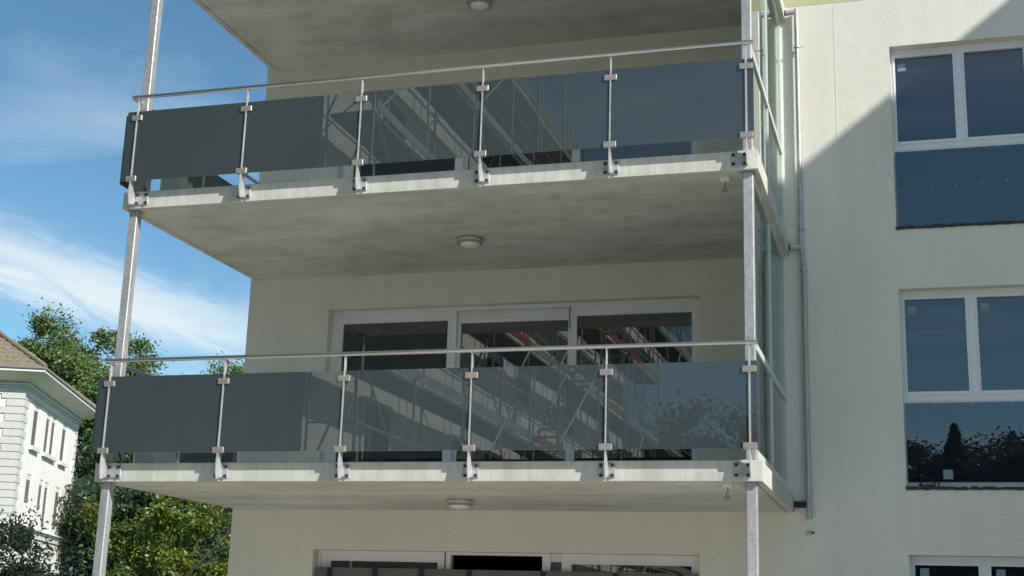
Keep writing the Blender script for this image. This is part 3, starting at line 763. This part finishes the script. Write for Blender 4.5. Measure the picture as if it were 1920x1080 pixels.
for a_, d_, h_, lb in ((-32.9, 72, 9.6, 'dark shady tree right beside the villa corner'), (-31.3, 58, 7.4, 'dark tree behind the left ground-level column'), (-28.9, 60, 7.6, 'dark tree behind the yellowing tree near the wall'), (-35.9, 70, 9.0, 'dark tree hidden mostly behind the villa')):
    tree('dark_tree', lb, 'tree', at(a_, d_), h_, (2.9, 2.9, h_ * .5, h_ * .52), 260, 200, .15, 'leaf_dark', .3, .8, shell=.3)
tree('yellowing_tree', 'small green tree turning yellow and orange beside the building corner', 'tree', at(-30.1, 40), 5, (2.4, 2.4, 2.6, 2.45), 115, 300, .088, 'leaf_yellow', .14, .40, shell=.66)
t = tree('flowering_shrub', 'grey-green shrub with pale tips in the bottom left corner', 'shrub', at(-36.6, 21), 2.6, (1.35, 1.35, 1.3, 1.42), 260, 190, .042, 'leaf_shrub', .06, .2, shell=.4)

# ------------------------------------------------------------------ things behind the camera that the glass mirrors
hs = thing('house_under_renovation', 'white rendered house with wide eaves behind the scaffold opposite the balconies', 'house', (-1.2, -7.5, 0))
m = MB(); m.box(-12, 0, -24, 0, 0, 13.2); m.mi[4] = 1; m.obj('wall', ['render2', 'render2shade'], hs)  # end wall facing the balconies has its shade painted in
m = MB(); m.prism([(-13.2, 13.35), (1.1, 13.35), (1.1, 13.6), (-6, 17.5), (-13.2, 13.6)], 'y', -25, 1.0); m.obj('roof', 'rooftile', hs)
m = MB(); m.box(-13.15, 1.08, -24.9, .9, 13.205, 13.345); m.obj('eaves_soffit', 'render2shade', hs)
for yy in (-3.0, -7.6, -12.2, -16.8, -21.2):
    for z in (1.0, 3.9, 6.8, 9.7):
        w = box(.001, .05, yy - .7, yy + .7, z, z + 1.6).obj('window', 'frame', hs); box(.051, .056, yy - .6, yy + .6, z + .1, z + 1.5).obj('pane', 'window', w)
sc = thing('scaffold', 'steel scaffold with red toe boards in front of the opposite house', 'scaffold', (-1.2, -7.5, 0))
xi, xo = .25, 1.05
bays = [0.35 - 2.5 * i for i in range(11)]
for i, yy in enumerate(bays):
    for x in (xi, xo): MB().tube([(x, yy, 0), (x, yy, 14.3)], .024, 8).obj('standard', 'scafsteel', sc)
for lv in range(7):
    z = -.37 + 2.0 * lv
    if z < 1: continue
    for i in range(10):
        y0, y1 = bays[i + 1] + .03, bays[i] - .03
        box(xi + .03, xo - .03, y0, y1, z, z + .06).obj('deck', 'deck', sc)
        if lv in (3, 5) and i > 3 or lv == 4 and i in (0, 3, 4, 7): box(xo + .026, xo + .05, y0, y1, z + .07, z + .24).obj('toe_board', 'redboard', sc)
        else: box(xo + .026, xo + .05, y0, y1, z + .07, z + .24).obj('toe_board', 'scafsteel', sc)
    for zz2 in (.5, 1.0):
        MB().tube([(xo, bays[0], z + zz2), (xo, bays[-1], z + zz2)], .02, 6).obj('guard_rail', 'scafsteel', sc)
        MB().tube([(xi, bays[0], z + zz2), (xo, bays[0], z + zz2)], .02, 6).obj('guard_rail', 'scafsteel', sc)
    MB().tube([(xo, bays[-1], z), (xo, bays[0], z)], .024, 6).obj('ledger', 'scafsteel', sc)
    for i in range(0, 10, 2):
        a, b = (bays[i], bays[i + 1]) if (lv + i // 2) % 2 else (bays[i + 1], bays[i])
        MB().tube([(xo + .03, a, z), (xo + .03, b, z + 2)], .02, 6).obj('brace', 'scafsteel', sc)
    MB().tube([(xi, bays[0] + .02, z), (xo, bays[0] + .02, z + 2)], .02, 6).obj('brace', 'scafsteel', sc)
# stair flights on the outside of the scaffold
for lv in range(1, 6):
    z = -.37 + 2.0 * lv; fl = MB(); y0 = -9.2 if lv % 2 else -12.6; y1 = -12.6 if lv % 2 else -9.2
    for x in (1.15, 1.75): fl.tube([(x, y0, z), (x, y1, z + 2.0)], .03, 6)
    for s in range(9):
        q = (s + .5) / 9; fl.box(1.18, 1.72, y0 + (y1 - y0) * q - .1, y0 + (y1 - y0) * q + .1, z + 2 * q, z + 2 * q + .03)
    fl.obj('stair_flight', 'scafsteel', sc)
for x in (1.15, 1.78):
    for yy in (-9.0, -12.8): MB().tube([(x, yy, 0), (x, yy, 14)], .024, 8).obj('standard', 'scafsteel', sc)

def fir(name, label, loc, h, par=None):
    t = thing(name, label, 'tree', loc, 0, 'trees across the road behind the viewer')
    MB().tube([(0, 0, 0), (0, 0, h * .98)], [.22, .03], 8).obj('trunk', 'bark', t)
    n = 34000; q = rng.random(n) ** .7; z = h * (1 - q * .93); rr = (.12 + q * h * .21) * (.55 + .45 * np.abs(np.sin(z * 5.5))) * (rng.random(n) ** .35)
    a = rng.random(n) * 2 * PI
    p = np.stack([rr * np.cos(a), rr * np.sin(a), z - rr * .25], 1); nr = rnd_unit(n)
    link('crown', leaf_mesh('crown', p, nr, .22, 'leaf_fir'), t); return t
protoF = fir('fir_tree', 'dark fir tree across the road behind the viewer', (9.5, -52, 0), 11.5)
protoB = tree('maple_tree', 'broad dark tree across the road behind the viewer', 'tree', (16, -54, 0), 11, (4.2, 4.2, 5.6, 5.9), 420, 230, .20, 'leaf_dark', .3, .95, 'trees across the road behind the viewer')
for i in range(30):
    fr = (i % 3 == 1) if i < 20 else (i % 2 == 0); src = protoF if fr else protoB
    c = copy_tree(src); x = (-14 + i * 3.3 if i < 20 else -10 + (i - 20) * 5.6) + random.uniform(-.9, .9)
    c.location = (x, (-55 if i < 20 else -64) - random.uniform(0, 6), 0); c.rotation_euler = (0, 0, random.uniform(0, 6)); s = random.uniform(.95, 1.08) if not fr else random.uniform(1.05, 1.25); c.scale = (s * 1.1, s * 1.1, s)
    c['label'] = 'dark tree in the row across the road behind the viewer'
protoF['label'] = protoB['label'] = 'dark tree in the row across the road behind the viewer'
